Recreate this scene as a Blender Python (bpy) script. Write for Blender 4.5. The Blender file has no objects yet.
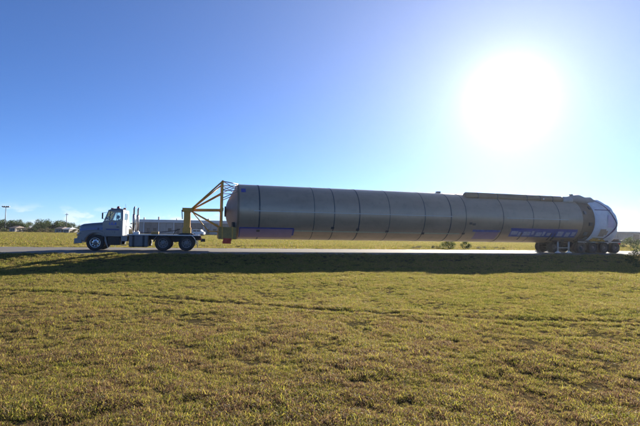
import bpy, bmesh, math, random
import numpy as np
from mathutils import Vector, Matrix
random.seed(7); rng = np.random.default_rng(11)
S = bpy.context.scene
COL = S.collection
R_ = math.radians
# ------------------------------------------------------------------ camera
HC, PITCH, ROLL = 1.402, 0.0443, 0.0171
cd = bpy.data.cameras.new('camera'); cam = bpy.data.objects.new('camera', cd); COL.objects.link(cam)
fw = Vector((0, math.cos(PITCH), math.sin(PITCH))); up = Vector((0, -math.sin(PITCH), math.cos(PITCH))); rt = Vector((1, 0, 0))
r2 = rt*math.cos(ROLL)+up*math.sin(ROLL); u2 = -rt*math.sin(ROLL)+up*math.cos(ROLL)
m = Matrix((r2, u2, -fw)).transposed().to_4x4(); m.translation = Vector((0, 0, HC)); cam.matrix_world = m
cd.sensor_width = 36; cd.sensor_fit = 'HORIZONTAL'; cd.lens = 24.02; cd.clip_start = .05; cd.clip_end = 20000
S.camera = cam
F = 427.
def ray(px, py):                       # photo pixel -> direction
    return (fw + r2*((px-320)/F) + u2*((213-py)/F))
# ------------------------------------------------------------------ light
SUN_EL, SUN_AZ = R_(16.6), R_(24.0)    # azimuth to the right of +Y
sdir = Vector((math.cos(SUN_EL)*math.sin(SUN_AZ), math.cos(SUN_EL)*math.cos(SUN_AZ), math.sin(SUN_EL)))
sl = bpy.data.lights.new('sun', 'SUN'); sl.energy = 5.0; sl.angle = R_(.53); sl.color = (1, .91, .77)
so = bpy.data.objects.new('sun', sl); COL.objects.link(so); so.rotation_euler = sdir.to_track_quat('Z', 'Y').to_euler()
so.location = (0, 0, 60)
W = bpy.data.worlds.new('World'); S.world = W; W.use_nodes = True
nt = W.node_tree; nt.nodes.clear()
def N(t, ty, **kw):
    n = t.nodes.new(ty)
    for k, v in kw.items():
        if k.startswith('i_'):
            n.inputs[int(k[2:]) if k[2:].isdigit() else k[2:]].default_value = v
        else: setattr(n, k, v)
    return n
def MATH(t, op, a, b=None, c=None, clamp=False):
    n = t.nodes.new('ShaderNodeMath'); n.operation = op; n.use_clamp = clamp
    for i, v in enumerate((a, b, c)):
        if v is None: continue
        if isinstance(v, (int, float)): n.inputs[i].default_value = v
        else: t.links.new(v, n.inputs[i])
    return n.outputs[0]
sky = N(nt, 'ShaderNodeTexSky', sky_type='NISHITA', sun_disc=False, sun_elevation=SUN_EL, sun_rotation=SUN_AZ,
        altitude=3000, air_density=1.0, dust_density=0.0, ozone_density=5.0)
bg = N(nt, 'ShaderNodeBackground', i_Strength=.0555)
tc = N(nt, 'ShaderNodeTexCoord')
vm = N(nt, 'ShaderNodeVectorMath', operation='DOT_PRODUCT'); nt.links.new(tc.outputs['Generated'], vm.inputs[0]); vm.inputs[1].default_value = sdir
th_ = MATH(nt, 'ARCCOSINE', MATH(nt, 'MINIMUM', vm.outputs['Value'], 1.0))
core = MATH(nt, 'MULTIPLY', MATH(nt, 'EXPONENT', MATH(nt, 'MULTIPLY', MATH(nt, 'POWER', MATH(nt, 'DIVIDE', th_, R_(3.4)), 2.0), -1.0)), .35)
def lobe(w_, k_): return MATH(nt, 'MULTIPLY', MATH(nt, 'EXPONENT', MATH(nt, 'MULTIPLY', MATH(nt, 'DIVIDE', th_, R_(w_)), -1.0)), k_)
halo = MATH(nt, 'ADD', lobe(15, .315), lobe(5.0, .15))
glow = N(nt, 'ShaderNodeBackground'); glow.inputs[0].default_value = (.95, .93, .85, 1)
nt.links.new(MATH(nt, 'ADD', core, halo), glow.inputs[1])
# small far cumulus low over the horizon
mp = N(nt, 'ShaderNodeMapping'); mp.inputs['Scale'].default_value = (1, 1, 2.6); mp.inputs['Location'].default_value = (.37, .15, .2)
nt.links.new(tc.outputs['Generated'], mp.inputs[0])
nz = N(nt, 'ShaderNodeTexNoise', i_Scale=17., i_Detail=6., i_Roughness=.55); nt.links.new(mp.outputs[0], nz.inputs['Vector'])
sx = N(nt, 'ShaderNodeSeparateXYZ'); nt.links.new(tc.outputs['Generated'], sx.inputs[0])
def sstep(t, v, a, b):
    n = N(t, 'ShaderNodeMapRange', interpolation_type='SMOOTHSTEP'); t.links.new(v, n.inputs[0])
    n.inputs[1].default_value = a; n.inputs[2].default_value = b; return n.outputs[0]
cm = MATH(nt, 'MULTIPLY', sstep(nt, nz.outputs[0], .50, .62), MATH(nt, 'MULTIPLY', sstep(nt, sx.outputs[2], .002, .014), sstep(nt, sx.outputs[2], .052, .022)))
mixc = N(nt, 'ShaderNodeMix', data_type='RGBA'); nt.links.new(MATH(nt, 'MULTIPLY', cm, .38), mixc.inputs[0])
tint = N(nt, 'ShaderNodeMix', data_type='RGBA', blend_type='MULTIPLY'); tint.inputs[0].default_value = 1; nt.links.new(sky.outputs[0], tint.inputs[6]); tint.inputs[7].default_value = (.81, .905, 1.12, 1)
nt.links.new(tint.outputs[2], mixc.inputs[6]); mixc.inputs[7].default_value = (8.2, 8.1, 8.2, 1)
nt.links.new(mixc.outputs[2], bg.inputs[0])
ad = N(nt, 'ShaderNodeAddShader'); nt.links.new(bg.outputs[0], ad.inputs[0]); nt.links.new(glow.outputs[0], ad.inputs[1])
wo = N(nt, 'ShaderNodeOutputWorld'); nt.links.new(ad.outputs[0], wo.inputs[0])
S.view_settings.view_transform = 'Standard'; S.view_settings.look = 'None'; S.view_settings.exposure = 1.43; S.view_settings.gamma = 1
S.view_settings.use_curve_mapping = False
S.render.engine = 'CYCLES'

# ------------------------------------------------------------------ helpers
A0, TH = 30.22, .25714                 # distance to the road's centre line and its bearing
AX = Vector((math.cos(TH), math.sin(TH), 0)); NN = Vector((-math.sin(TH), math.cos(TH), 0))
def Wp(s, off, z=0): return AX*s + NN*(A0+off) + Vector((0, 0, z))
def so_of(x, y):
    return x*AX.x+y*AX.y, x*NN.x+y*NN.y-A0
def ss(x, a, b):
    t = np.clip((x-a)/(b-a), 0, 1); return t*t*(3-2*t)
RUT = [(-9, 11.6), (-5, 10.8), (-2, 10.1), (.5, 9.2), (3.5, 8.5), (7, 8.6)]
def rutd(x, y):
    d = np.full(np.shape(x), 99.)
    for (ax, ay), (bx, by) in zip(RUT[:-1], RUT[1:]):
        t = np.clip(((x-ax)*(bx-ax)+(y-ay)*(by-ay))/((bx-ax)**2+(by-ay)**2), 0, 1)
        d = np.minimum(d, np.hypot(x-ax-t*(bx-ax), y-ay-t*(by-ay)))
    return d
def gz(x, y):                          # ground height
    x = np.asarray(x, float); y = np.asarray(y, float)
    s, off = so_of(x, y)
    near = -.02 - .28*ss(-off, 4.1, 8.5)
    far = -.02 - .24*ss(off, 4.2, 7.0) - .25*ss(off, 9, 12)*(1-ss(off, 13, 18)) - .04*ss(off, 18, 25)
    z = np.where(off < 0, near, far)
    w = ss(np.abs(off), 4.5, 9)
    und = .022*np.sin(x*.61+1.3*np.sin(y*.37))+.018*np.sin(y*.83+.9*np.sin(x*.52)+1)+.010*np.sin(x*1.9+y*1.3)+.008*np.sin(y*2.7-x*1.1)
    z = z+und*w*np.where(np.hypot(x, y) < 80, 1, 0)
    rd = rutd(x, y); z = z-.05*np.exp(-(rd/.16)**2)+.02*np.exp(-((rd-.3)/.15)**2)
    return z
def gzf(x, y): return float(gz(x, y))
def ground_at(px, py, z=-.3):
    d = ray(px, py); t = (z-HC)/d.z; return Vector((0, 0, HC))+d*t
def at_depth(px, Y, z=-.3):            # a spot on the far field seen at column px, Y metres ahead
    y0 = 231.5+(px-320)*.0171
    d = ray(px, y0); k = Y/d.y; return Vector((d.x*k, Y, gzf(d.x*k, Y)))

class MB:
    def __init__(s): s.v = []; s.f = []; s.sm = []
    def add(s, vs, fs, smooth=False):
        o = len(s.v); s.v += [tuple(p) for p in vs]; s.f += [tuple(i+o for i in f) for f in fs]; s.sm += [smooth]*len(fs); return s
    def box(s, x0, x1, y0, y1, z0, z1, c=0.0):
        if c <= 0:
            v = [(x, y, z) for x in (x0, x1) for y in (y0, y1) for z in (z0, z1)]
            return s.add(v, [(0, 1, 3, 2), (4, 6, 7, 5), (0, 4, 5, 1), (2, 3, 7, 6), (0, 2, 6, 4), (1, 5, 7, 3)])
        bm = bmesh.new(); bmesh.ops.create_cube(bm, size=1)
        for p in bm.verts: p.co = Vector(((x0+x1)/2+p.co.x*(x1-x0), (y0+y1)/2+p.co.y*(y1-y0), (z0+z1)/2+p.co.z*(z1-z0)))
        bmesh.ops.bevel(bm, geom=bm.edges[:], offset=c, segments=2, affect='EDGES', profile=.5)
        bm.verts.index_update(); s.add([p.co[:] for p in bm.verts], [[p.index for p in f.verts] for f in bm.faces]); bm.free(); return s
    def prism(s, poly, y0, y1):        # polygon in x,z pulled along y
        n = len(poly); v = [(x, y0, z) for x, z in poly]+[(x, y1, z) for x, z in poly]
        return s.add(v, [tuple(range(n)), tuple(range(2*n-1, n-1, -1))]+[(i, i+n, (i+1) % n+n, (i+1) % n) for i in range(n)])
    def bar(s, a, b, w, h=None):       # rectangular bar
        a, b = Vector(a), Vector(b); h = h or w; d = (b-a).normalized()
        sd = d.cross(Vector((0, 0, 1))); sd = Vector((0, 1, 0)) if sd.length < 1e-3 else sd.normalized(); u = sd.cross(d)
        v = [p+sd*(i*w/2)+u*(j*h/2) for p in (a, b) for i, j in ((-1, -1), (1, -1), (1, 1), (-1, 1))]
        return s.add(v, [(0, 3, 2, 1), (4, 5, 6, 7)]+[(i, (i+1) % 4, (i+1) % 4+4, i+4) for i in range(4)])
    def tube(s, pts, r, n=10, cap=True):
        pts = [Vector(p) for p in pts]; rs = r if isinstance(r, (list, tuple)) else [r]*len(pts); o = []
        ref = None
        for i, p in enumerate(pts):
            d = (pts[min(i+1, len(pts)-1)]-pts[max(i-1, 0)]).normalized()
            if ref is None: ref = d.orthogonal().normalized()
            ref = (ref-d*ref.dot(d)).normalized(); b = d.cross(ref)
            o += [p+(ref*math.cos(a)+b*math.sin(a))*rs[i] for a in [2*math.pi*k/n for k in range(n)]]
        fs = [(i*n+k, i*n+(k+1) % n, (i+1)*n+(k+1) % n, (i+1)*n+k) for i in range(len(pts)-1) for k in range(n)]
        s.add(o, fs, True)
        if cap:
            o0 = len(s.v)-len(o)
            s.f += [tuple(o0+k for k in range(n-1, -1, -1)), tuple(o0+(len(pts)-1)*n+k for k in range(n))]; s.sm += [False]*2
        return s
    def lathe(s, prof, c, axis='y', n=28, smooth=True, a0=0, a1=2*math.pi):
        full = abs(a1-a0-2*math.pi) < 1e-6; cnt = n if full else n+1; o = []
        for (u, r) in prof:
            for k in range(cnt):
                a = a0+(a1-a0)*k/n; p, q = r*math.cos(a), r*math.sin(a)
                o.append({'y': (c[0]+p, c[1]+u, c[2]+q), 'x': (c[0]+u, c[1]+p, c[2]+q), 'z': (c[0]+p, c[1]+q, c[2]+u)}[axis])
        fs = [(i*cnt+k, i*cnt+(k+1) % cnt, (i+1)*cnt+(k+1) % cnt, (i+1)*cnt+k) for i in range(len(prof)-1) for k in range(n)]
        return s.add(o, fs, smooth)
    def build(s, name, mat, parent=None, shift=(0, 0, 0)):
        me = bpy.data.meshes.new(name); sh = shift
        me.from_pydata([(p[0]+sh[0], p[1]+sh[1], p[2]+sh[2]) for p in s.v], [], s.f)
        me.polygons.foreach_set('use_smooth', s.sm)
        bm = bmesh.new(); bm.from_mesh(me); bmesh.ops.recalc_face_normals(bm, faces=bm.faces); bm.to_mesh(me); bm.free()
        if mat: me.materials.append(mat)
        o = bpy.data.objects.new(name, me); COL.objects.link(o)
        if parent: o.parent = parent
        return o
def tag(o, label=None, cat=None, group=None, kind=None):
    for k, v in (('label', label), ('category', cat), ('group', group), ('kind', kind)):
        if v: o[k] = v
    return o
def thing(name, label, cat, loc, rz=0, group=None):
    o = bpy.data.objects.new(name, None); COL.objects.link(o); o.location = loc; o.rotation_euler = (0, 0, rz); o.empty_display_size = .3
    return tag(o, label, cat, group)
def copy_tree(o, parent=None):
    c = o.copy(); COL.objects.link(c); c.parent = parent
    for ch in list(o.children): copy_tree(ch, c)
    return c

# ------------------------------------------------------------------ materials
def mat(name, col, rough=.5, metal=0., bump=0., bscale=30., var=0., vscale=3., spec=.5, coat=0., dirt=None, stretch=None, rvar=0.):
    m = bpy.data.materials.new(name); m.use_nodes = True; t = m.node_tree; b = t.nodes['Principled BSDF']
    b.inputs['Base Color'].default_value = (*col, 1); b.inputs['Roughness'].default_value = rough; b.inputs['Metallic'].default_value = metal
    b.inputs['Specular IOR Level'].default_value = spec; b.inputs['Coat Weight'].default_value = coat
    tcn = N(t, 'ShaderNodeTexCoord'); vec = tcn.outputs['Object']
    if stretch:
        mpn = N(t, 'ShaderNodeMapping'); mpn.inputs['Scale'].default_value = stretch; t.links.new(vec, mpn.inputs[0]); vec = mpn.outputs[0]
    if var or dirt or rvar:
        n1 = N(t, 'ShaderNodeTexNoise', i_Scale=vscale, i_Detail=7., i_Roughness=.62); t.links.new(vec, n1.inputs['Vector'])
        if var:
            hs = N(t, 'ShaderNodeHueSaturation'); hs.inputs['Color'].default_value = (*col, 1)
            mr = N(t, 'ShaderNodeMapRange'); t.links.new(n1.outputs[0], mr.inputs[0]); mr.inputs[1].default_value = .25; mr.inputs[2].default_value = .75
            mr.inputs[3].default_value = 1-var; mr.inputs[4].default_value = 1+var; t.links.new(mr.outputs[0], hs.inputs['Value']); cur = hs.outputs[0]
        if dirt:
            n2 = N(t, 'ShaderNodeTexNoise', i_Scale=vscale*2.3, i_Detail=8., i_Roughness=.7); t.links.new(tcn.outputs['Object'], n2.inputs['Vector'])
            mx = N(t, 'ShaderNodeMix', data_type='RGBA'); t.links.new(MATH(t, 'MULTIPLY', sstep(t, n2.outputs[0], .48, .72), dirt[3]), mx.inputs[0])
            if var: t.links.new(cur, mx.inputs[6])
            else: mx.inputs[6].default_value = (*col, 1)
            mx.inputs[7].default_value = (*dirt[:3], 1); cur = mx.outputs[2]
        if var or dirt: t.links.new(cur, b.inputs['Base Color'])
        if rvar:
            mr2 = N(t, 'ShaderNodeMapRange'); t.links.new(n1.outputs[0], mr2.inputs[0]); mr2.inputs[1].default_value = .3; mr2.inputs[2].default_value = .7
            mr2.inputs[3].default_value = max(rough-rvar, .05); mr2.inputs[4].default_value = min(rough+rvar, 1); t.links.new(mr2.outputs[0], b.inputs['Roughness'])
    if bump:
        n3 = N(t, 'ShaderNodeTexNoise', i_Scale=bscale, i_Detail=6.); t.links.new(vec, n3.inputs['Vector'])
        bp = N(t, 'ShaderNodeBump', i_Strength=bump, i_Distance=.02); t.links.new(n3.outputs[0], bp.inputs['Height']); t.links.new(bp.outputs[0], b.inputs['Normal'])
    return m
def leafmat(name, cols, nscale, trans=.45, attr=True, nweight=.6, zones=False):
    """grass and leaves: diffuse and translucent, colour by patch noise and by blade"""
    m = bpy.data.materials.new(name); m.use_nodes = True; t = m.node_tree; t.nodes.clear()
    g = N(t, 'ShaderNodeNewGeometry')
    n1 = N(t, 'ShaderNodeTexNoise', i_Scale=nscale, i_Detail=5., i_Roughness=.65); t.links.new(g.outputs['Position'], n1.inputs['Vector'])
    f = sstep(t, n1.outputs[0], .28, .72)
    at = N(t, 'ShaderNodeAttribute', attribute_name='rnd')
    oi = N(t, 'ShaderNodeObjectInfo')
    f2 = MATH(t, 'ADD', MATH(t, 'MULTIPLY', f, nweight), MATH(t, 'MULTIPLY', at.outputs['Fac'], 1-nweight))
    if zones:                          # greener, thicker turf near the road; drier browner turf on the near lawn, most of all to the left
        sp = N(t, 'ShaderNodeSeparateXYZ'); t.links.new(g.outputs['Position'], sp.inputs[0])
        nl_ = N(t, 'ShaderNodeTexNoise', i_Scale=.28, i_Detail=3.); t.links.new(g.outputs['Position'], nl_.inputs['Vector'])
        yy = MATH(t, 'ADD', MATH(t, 'SUBTRACT', MATH(t, 'MULTIPLY', sp.outputs[1], .967), MATH(t, 'MULTIPLY', sp.outputs[0], -.22)), MATH(t, 'MULTIPLY', MATH(t, 'SUBTRACT', nl_.outputs[0], .5), 7.0))
        f2 = MATH(t, 'ADD', f2, MATH(t, 'ADD', MATH(t, 'MULTIPLY', sstep(t, yy, 12.0, 6.0), .20), -.055))
    cr = N(t, 'ShaderNodeValToRGB'); e = cr.color_ramp.elements
    while len(e) < len(cols): e.new(.5)
    for i, (p, c) in enumerate(cols): e[i].position = p; e[i].color = (*c, 1)
    t.links.new(f2, cr.inputs[0])
    df = N(t, 'ShaderNodeBsdfPrincipled', i_Roughness=.55); df.inputs['Specular IOR Level'].default_value = .25; t.links.new(cr.outputs[0], df.inputs[0])
    tr = N(t, 'ShaderNodeBsdfTranslucent')
    hs = N(t, 'ShaderNodeHueSaturation', i_Hue=.49, i_Saturation=1.15, i_Value=1.62); t.links.new(cr.outputs[0], hs.inputs['Color']); t.links.new(hs.outputs[0], tr.inputs[0])
    mx = N(t, 'ShaderNodeMixShader', i_0=trans); t.links.new(df.outputs[0], mx.inputs[1]); t.links.new(tr.outputs[0], mx.inputs[2])
    o = N(t, 'ShaderNodeOutputMaterial'); t.links.new(mx.outputs[0], o.inputs[0]); return m
def glassmat(name, tint=(.75, .85, .85), refl=.12):
    m = bpy.data.materials.new(name); m.use_nodes = True; t = m.node_tree; t.nodes.clear()
    a = N(t, 'ShaderNodeBsdfTransparent', i_0=(*tint, 1)); b = N(t, 'ShaderNodeBsdfGlossy', i_Roughness=.03)
    fr = N(t, 'ShaderNodeFresnel', i_IOR=1.5); mx = N(t, 'ShaderNodeMixShader')
    t.links.new(MATH(t, 'ADD', fr.outputs[0], refl-.04), mx.inputs[0]); t.links.new(a.outputs[0], mx.inputs[1]); t.links.new(b.outputs[0], mx.inputs[2])
    o = N(t, 'ShaderNodeOutputMaterial'); t.links.new(mx.outputs[0], o.inputs[0]); return m
M = dict(
 bronze=mat('bronze_skin', (.47, .36, .245), .36, .38, var=.16, vscale=1.1, rvar=.06, dirt=(.30, .24, .17, .45), stretch=(.35, 1.6, 1.6), spec=.6),
 bronze2=mat('brown_raceway', (.26, .185, .12), .5, .3, var=.15, vscale=2, bump=.05),
 brownband=mat('brown_aft_band', (.20, .135, .085), .6, .1, var=.2, vscale=3, bump=.1),
 seam=mat('seam_tape', (.06, .06, .07), .5, .2, var=.2),
 paleline=mat('pale_tape', (.55, .55, .52), .5, var=.15, vscale=6),
 greenline=mat('green_tape', (.45, .50, .35), .5, var=.2, vscale=5),
 purple=mat('violet_film', (.30, .215, .33), .42, .1, var=.15, vscale=2.5, bump=.12, bscale=4),
 blue=mat('blue_tape', (.035, .055, .30), .45, var=.25, vscale=4),
 bluefilm=mat('blue_film', (.06, .10, .36), .4, .1, var=.4, vscale=3, bump=.08, bscale=5),
 palefilm=mat('pale_print', (.42, .46, .56), .5, var=.3, vscale=6),
 domemat=mat('grey_dome', (.24, .22, .20), .55, .3, var=.15, vscale=2, bump=.08),
 wrap=mat('white_wrap', (.85, .81, .78), .55, var=.08, vscale=2.2, bump=.5, bscale=4.5, dirt=(.55, .47, .46, .4)),
 wrapgrey=mat('grey_wrap', (.40, .375, .35), .6, var=.2, vscale=3, bump=.5, bscale=6),
 pinkpatch=mat('pink_patch', (.72, .58, .65), .55, var=.15, vscale=4, bump=.2, bscale=6),
 tanpatch=mat('tan_patch', (.42, .32, .24), .6, var=.3, vscale=5, bump=.3),
 strap=mat('dark_violet_strap', (.09, .05, .13), .5, var=.2),
 yellow=mat('orange_yellow_steel', (.68, .35, .05), .5, .0, var=.15, vscale=4, dirt=(.22, .12, .05, .4), bump=.05),
 olive=mat('weathered_yellow_box', (.38, .23, .06), .6, .0, var=.2, vscale=3, dirt=(.12, .08, .03, .7), bump=.06),
 greyrod=mat('galvanised_rod', (.42, .43, .42), .45, .6, var=.15),
 red=mat('red_cloth', (.62, .06, .03), .7, var=.15, vscale=8),
 redlamp=mat('red_lens', (.35, .02, .015), .25, coat=.5),
 amber=mat('amber_lens', (.55, .2, .03), .25, coat=.5),
 paint=mat('silver_blue_paint', (.165, .172, .19), .34, .3, var=.08, vscale=3, coat=.4, dirt=(.16, .14, .12, .35), rvar=.08),
 paintblue=mat('blue_stripe_paint', (.035, .06, .20), .35, .1, var=.1, coat=.4),
 letterblue=mat('blue_lettering', (.03, .09, .50), .4, var=.05),
 whitepaint=mat('white_paint', (.74, .74, .72), .4, var=.06, dirt=(.4, .37, .33, .4)),
 black=mat('black_steel', (.018, .018, .02), .55, .1, var=.3, vscale=5, dirt=(.06, .05, .04, .6)),
 rubber=mat('tyre_rubber', (.02, .02, .021), .8, var=.3, vscale=8, dirt=(.07, .06, .05, .6), bump=.15, bscale=60),
 chrome=mat('bright_metal', (.62, .62, .62), .22, .95, var=.08, rvar=.1),
 alu=mat('dull_aluminium', (.22, .215, .22), .45, .6, var=.15, dirt=(.15, .13, .11, .5)),
 darkrim=mat('dusty_dark_rim', (.10, .095, .09), .6, .3, var=.3, dirt=(.16, .13, .10, .5)),
 boxgrey=mat('dusty_grey_tank', (.15, .145, .15), .5, .3, var=.2, dirt=(.10, .085, .07, .6)),
 stack=mat('dark_chrome_pipe', (.28, .27, .27), .3, .9, var=.2, vscale=5),
 seat=mat('grey_upholstery', (.06, .06, .07), .85, var=.2),
 lampglass=mat('clear_lamp', (.75, .75, .72), .12, .2, coat=.6),
 glass=glassmat('window_glass'),
 asphalt=mat('road_asphalt', (.15, .138, .122), .85, var=.16, vscale=1.2, bump=.35, bscale=90, dirt=(.22, .195, .16, .5), spec=.25),
 gravel=mat('road_shoulder', (.27, .24, .19), .8, var=.25, vscale=5, bump=.5, bscale=40, dirt=(.14, .13, .07, .7)),
 wallgrey=mat('metal_siding', (.33, .31, .29), .65, .0, var=.1, vscale=.6, dirt=(.2, .18, .16, .5)),
 walldark=mat('dark_siding', (.20, .18, .165), .7, .0, var=.15, vscale=.5, dirt=(.06, .055, .05, .5)),
 roofpale=mat('pale_roof', (.58, .57, .56), .6, .0, var=.1, vscale=.5),
 doordark=mat('dark_door', (.045, .045, .05), .5, var=.2),
 brick=mat('pale_render', (.34, .31, .27), .8, var=.12, vscale=.6),
 roofbrown=mat('brown_roof', (.15, .11, .09), .8, var=.2, vscale=1),
 pole=mat('pole_steel', (.16, .16, .16), .5, .5, var=.1),
 bark=mat('bark', (.07, .052, .038), .9, var=.25, vscale=6, bump=.4),
 skin=mat('skin', (.38, .22, .15), .55, var=.06), shirt=mat('navy_shirt', (.05, .07, .14), .85, var=.12, vscale=9), hair=mat('dark_hair', (.02, .014, .01), .7),
)
M['grass'] = leafmat('grass_blade', [(.18, (.05, .068, .018)), (.36, (.155, .17, .037)), (.52, (.30, .275, .08)), (.70, (.20, .147, .08)), (.88, (.115, .075, .05))], 1.9, .54, nweight=.36, zones=True)
M['tallgrass'] = leafmat('tall_grass_blade', [(.2, (.08, .10, .03)), (.5, (.20, .18, .06)), (.8, (.30, .23, .10))], .35, .45)
M['leafA'] = leafmat('leaf_dark', [(.2, (.025, .045, .015)), (.5, (.045, .075, .022)), (.8, (.085, .105, .035))], .5, .3)
M['leafB'] = leafmat('leaf_scrub', [(.2, (.05, .06, .025)), (.5, (.09, .09, .04)), (.8, (.14, .11, .06))], .5, .3)
def soilmat():
    m = bpy.data.materials.new('lawn_soil'); m.use_nodes = True; t = m.node_tree; b = t.nodes['Principled BSDF']
    g = N(t, 'ShaderNodeNewGeometry')
    n1 = N(t, 'ShaderNodeTexNoise', i_Scale=.9, i_Detail=8., i_Roughness=.65); t.links.new(g.outputs['Position'], n1.inputs[0])
    n2 = N(t, 'ShaderNodeTexNoise', i_Scale=26., i_Detail=6., i_Roughness=.7); t.links.new(g.outputs['Position'], n2.inputs[0])
    cr = N(t, 'ShaderNodeValToRGB'); e = cr.color_ramp.elements; e[0].position = .3; e[0].color = (.055, .05, .022, 1); e[1].position = .7; e[1].color = (.11, .075, .045, 1)
    e.new(.5).color = (.085, .07, .034, 1)
    t.links.new(MATH(t, 'ADD', MATH(t, 'MULTIPLY', n1.outputs[0], .6), MATH(t, 'MULTIPLY', n2.outputs[0], .4)), cr.inputs[0]); t.links.new(cr.outputs[0], b.inputs[0])
    b.inputs['Roughness'].default_value = .95; b.inputs['Specular IOR Level'].default_value = 0
    bp = N(t, 'ShaderNodeBump', i_Strength=.8, i_Distance=.05); t.links.new(n2.outputs[0], bp.inputs['Height']); t.links.new(bp.outputs[0], b.inputs['Normal']); return m
M['soil'] = soilmat()

# ------------------------------------------------------------------ the setting
def lines(dense0, dense1, step, far):
    a = list(np.arange(dense0, dense1+1e-6, step)); d = step
    lo, hi = [], []; x = dense0
    while x > -far: d *= 1.25; x -= d; lo.append(x)
    d = step; x = dense1
    while x < far: d *= 1.25; x += d; hi.append(x)
    return np.array(lo[::-1]+a+hi)
ls = lines(-28, 40, .4, 6000); lo = lines(-34, 22, .28, 6000)
sg, og = np.meshgrid(ls, lo); P = np.stack([AX.x*sg+NN.x*(A0+og), AX.y*sg+NN.y*(A0+og)], -1)
zg = gz(P[..., 0], P[..., 1]); ny, nx = sg.shape
V = np.concatenate([P, zg[..., None]], -1).reshape(-1, 3)
ii = np.arange(ny*nx).reshape(ny, nx)
Fq = np.stack([ii[:-1, :-1], ii[:-1, 1:], ii[1:, 1:], ii[1:, :-1]], -1).reshape(-1, 4)
me = bpy.data.meshes.new('ground'); me.from_pydata(V.tolist(), [], Fq.tolist()); me.polygons.foreach_set('use_smooth', [True]*len(me.polygons)); me.materials.append(M['soil'])
gr = bpy.data.objects.new('ground', me); COL.objects.link(gr); gr['kind'] = 'structure'
def strip(name, o0, o1, z0, z1, mt):
    b = MB(); xs = [-900, -300, -100]+list(range(-60, 100, 8))+[150, 400, 1200]
    v = []; jr = random.Random(3)
    for x in xs:
        for (o, z) in ((o0, z0-.12), (o0, z0), (o1, z1), (o1, z1-.12)): v.append(tuple(Wp(x, o, z)))
    b.add(v, [(i*4+k, i*4+k+1, i*4+k+5, i*4+k+4) for i in range(len(xs)-1) for k in range(3)])
    return tag(b.build(name, mt), kind='structure')
strip('road', -3.7, 3.9, 0.0, 0.0, M['asphalt'])
strip('road_shoulder', -4.3, -3.704, -.015, -.006, M['gravel'])
strip('road_shoulder', 3.904, 4.5, -.006, -.015, M['gravel'])

# ------------------------------------------------------------------ grass
def tuft(name, nb, rad, hmin, hmax, wid, seed, mt, lean=.6):
    r = np.random.default_rng(seed); v, f, c = [], [], []
    for i in range(nb):
        a = r.uniform(0, 6.283); q = rad*math.sqrt(r.uniform()); bx, by = q*math.cos(a), q*math.sin(a)
        h = r.uniform(hmin, hmax)*(1-.3*q/rad); w = wid*r.uniform(.6, 1.3); d = r.uniform(0, 6.283); l = r.uniform(.1, lean)*h*1.3
        dx, dy = math.cos(d), math.sin(d); tw = r.uniform(0, 6.283); px, py = math.cos(tw)*w, math.sin(tw)*w; o = len(v); col = r.uniform()
        for t, ww, hh, ll in ((0, .8, 0, 0), (.45, 1, .55, .25), (.8, .7, .9, .65)):
            v += [(bx+dx*l*ll-px*ww, by+dy*l*ll-py*ww, h*hh), (bx+dx*l*ll+px*ww, by+dy*l*ll+py*ww, h*hh)]
        v.append((bx+dx*l*1.15, by+dy*l*1.15, h*(1-.35*l/h)))
        f += [(o, o+1, o+3, o+2), (o+2, o+3, o+5, o+4), (o+4, o+5, o+6)]; c += [col]*7
    me = bpy.data.meshes.new(name); me.from_pydata(v, [], f); me.materials.append(mt)
    at = me.attributes.new('rnd', 'FLOAT', 'POINT'); at.data.foreach_set('value', c)
    return bpy.data.objects.new(name, me)
def scatter(name, srcs, pts, rz, scl, vid, label, cat, mt=None):
    co = bpy.data.collections.new(name+'_source')
    for o in srcs: co.objects.link(o)
    me = bpy.data.meshes.new(name); me.from_pydata(pts.tolist(), [], [])
    a = me.attributes.new('scl', 'FLOAT', 'POINT'); a.data.foreach_set('value', scl.astype(np.float32))
    a = me.attributes.new('vid', 'INT', 'POINT'); a.data.foreach_set('value', vid.astype(np.int32))
    a = me.attributes.new('rot', 'FLOAT_VECTOR', 'POINT'); a.data.foreach_set('vector', rz.astype(np.float32).ravel())
    ob = bpy.data.objects.new(name, me); COL.objects.link(ob); tag(ob, label, cat, None, 'stuff')
    g = bpy.data.node_groups.new(name, 'GeometryNodeTree')
    g.interface.new_socket('Geometry', in_out='INPUT', socket_type='NodeSocketGeometry'); g.interface.new_socket('Geometry', in_out='OUTPUT', socket_type='NodeSocketGeometry')
    gi = g.nodes.new('NodeGroupInput'); go = g.nodes.new('NodeGroupOutput'); ip = g.nodes.new('GeometryNodeInstanceOnPoints'); ci = g.nodes.new('GeometryNodeCollectionInfo')
    ci.inputs['Collection'].default_value = co; ci.inputs['Separate Children'].default_value = True; ci.inputs['Reset Children'].default_value = True
    def na(n, ty):
        q = g.nodes.new('GeometryNodeInputNamedAttribute'); q.data_type = ty; q.inputs[0].default_value = n; return q.outputs[0]
    L = g.links.new
    L(gi.outputs[0], ip.inputs['Points']); L(ci.outputs[0], ip.inputs['Instance']); ip.inputs['Pick Instance'].default_value = True
    L(na('vid', 'INT'), ip.inputs['Instance Index']); L(na('rot', 'FLOAT_VECTOR'), ip.inputs['Rotation']); L(na('scl', 'FLOAT'), ip.inputs['Scale']); L(ip.outputs[0], go.inputs[0])
    md = ob.modifiers.new('scatter', 'NODES'); md.node_group = g; return ob
def polar(n, r0, r1, half):            # density ~ 1/r^2
    r = np.exp(rng.uniform(math.log(r0), math.log(r1), n)); a = rng.uniform(-half, half, n); return r*np.sin(a), r*np.cos(a), r
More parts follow.
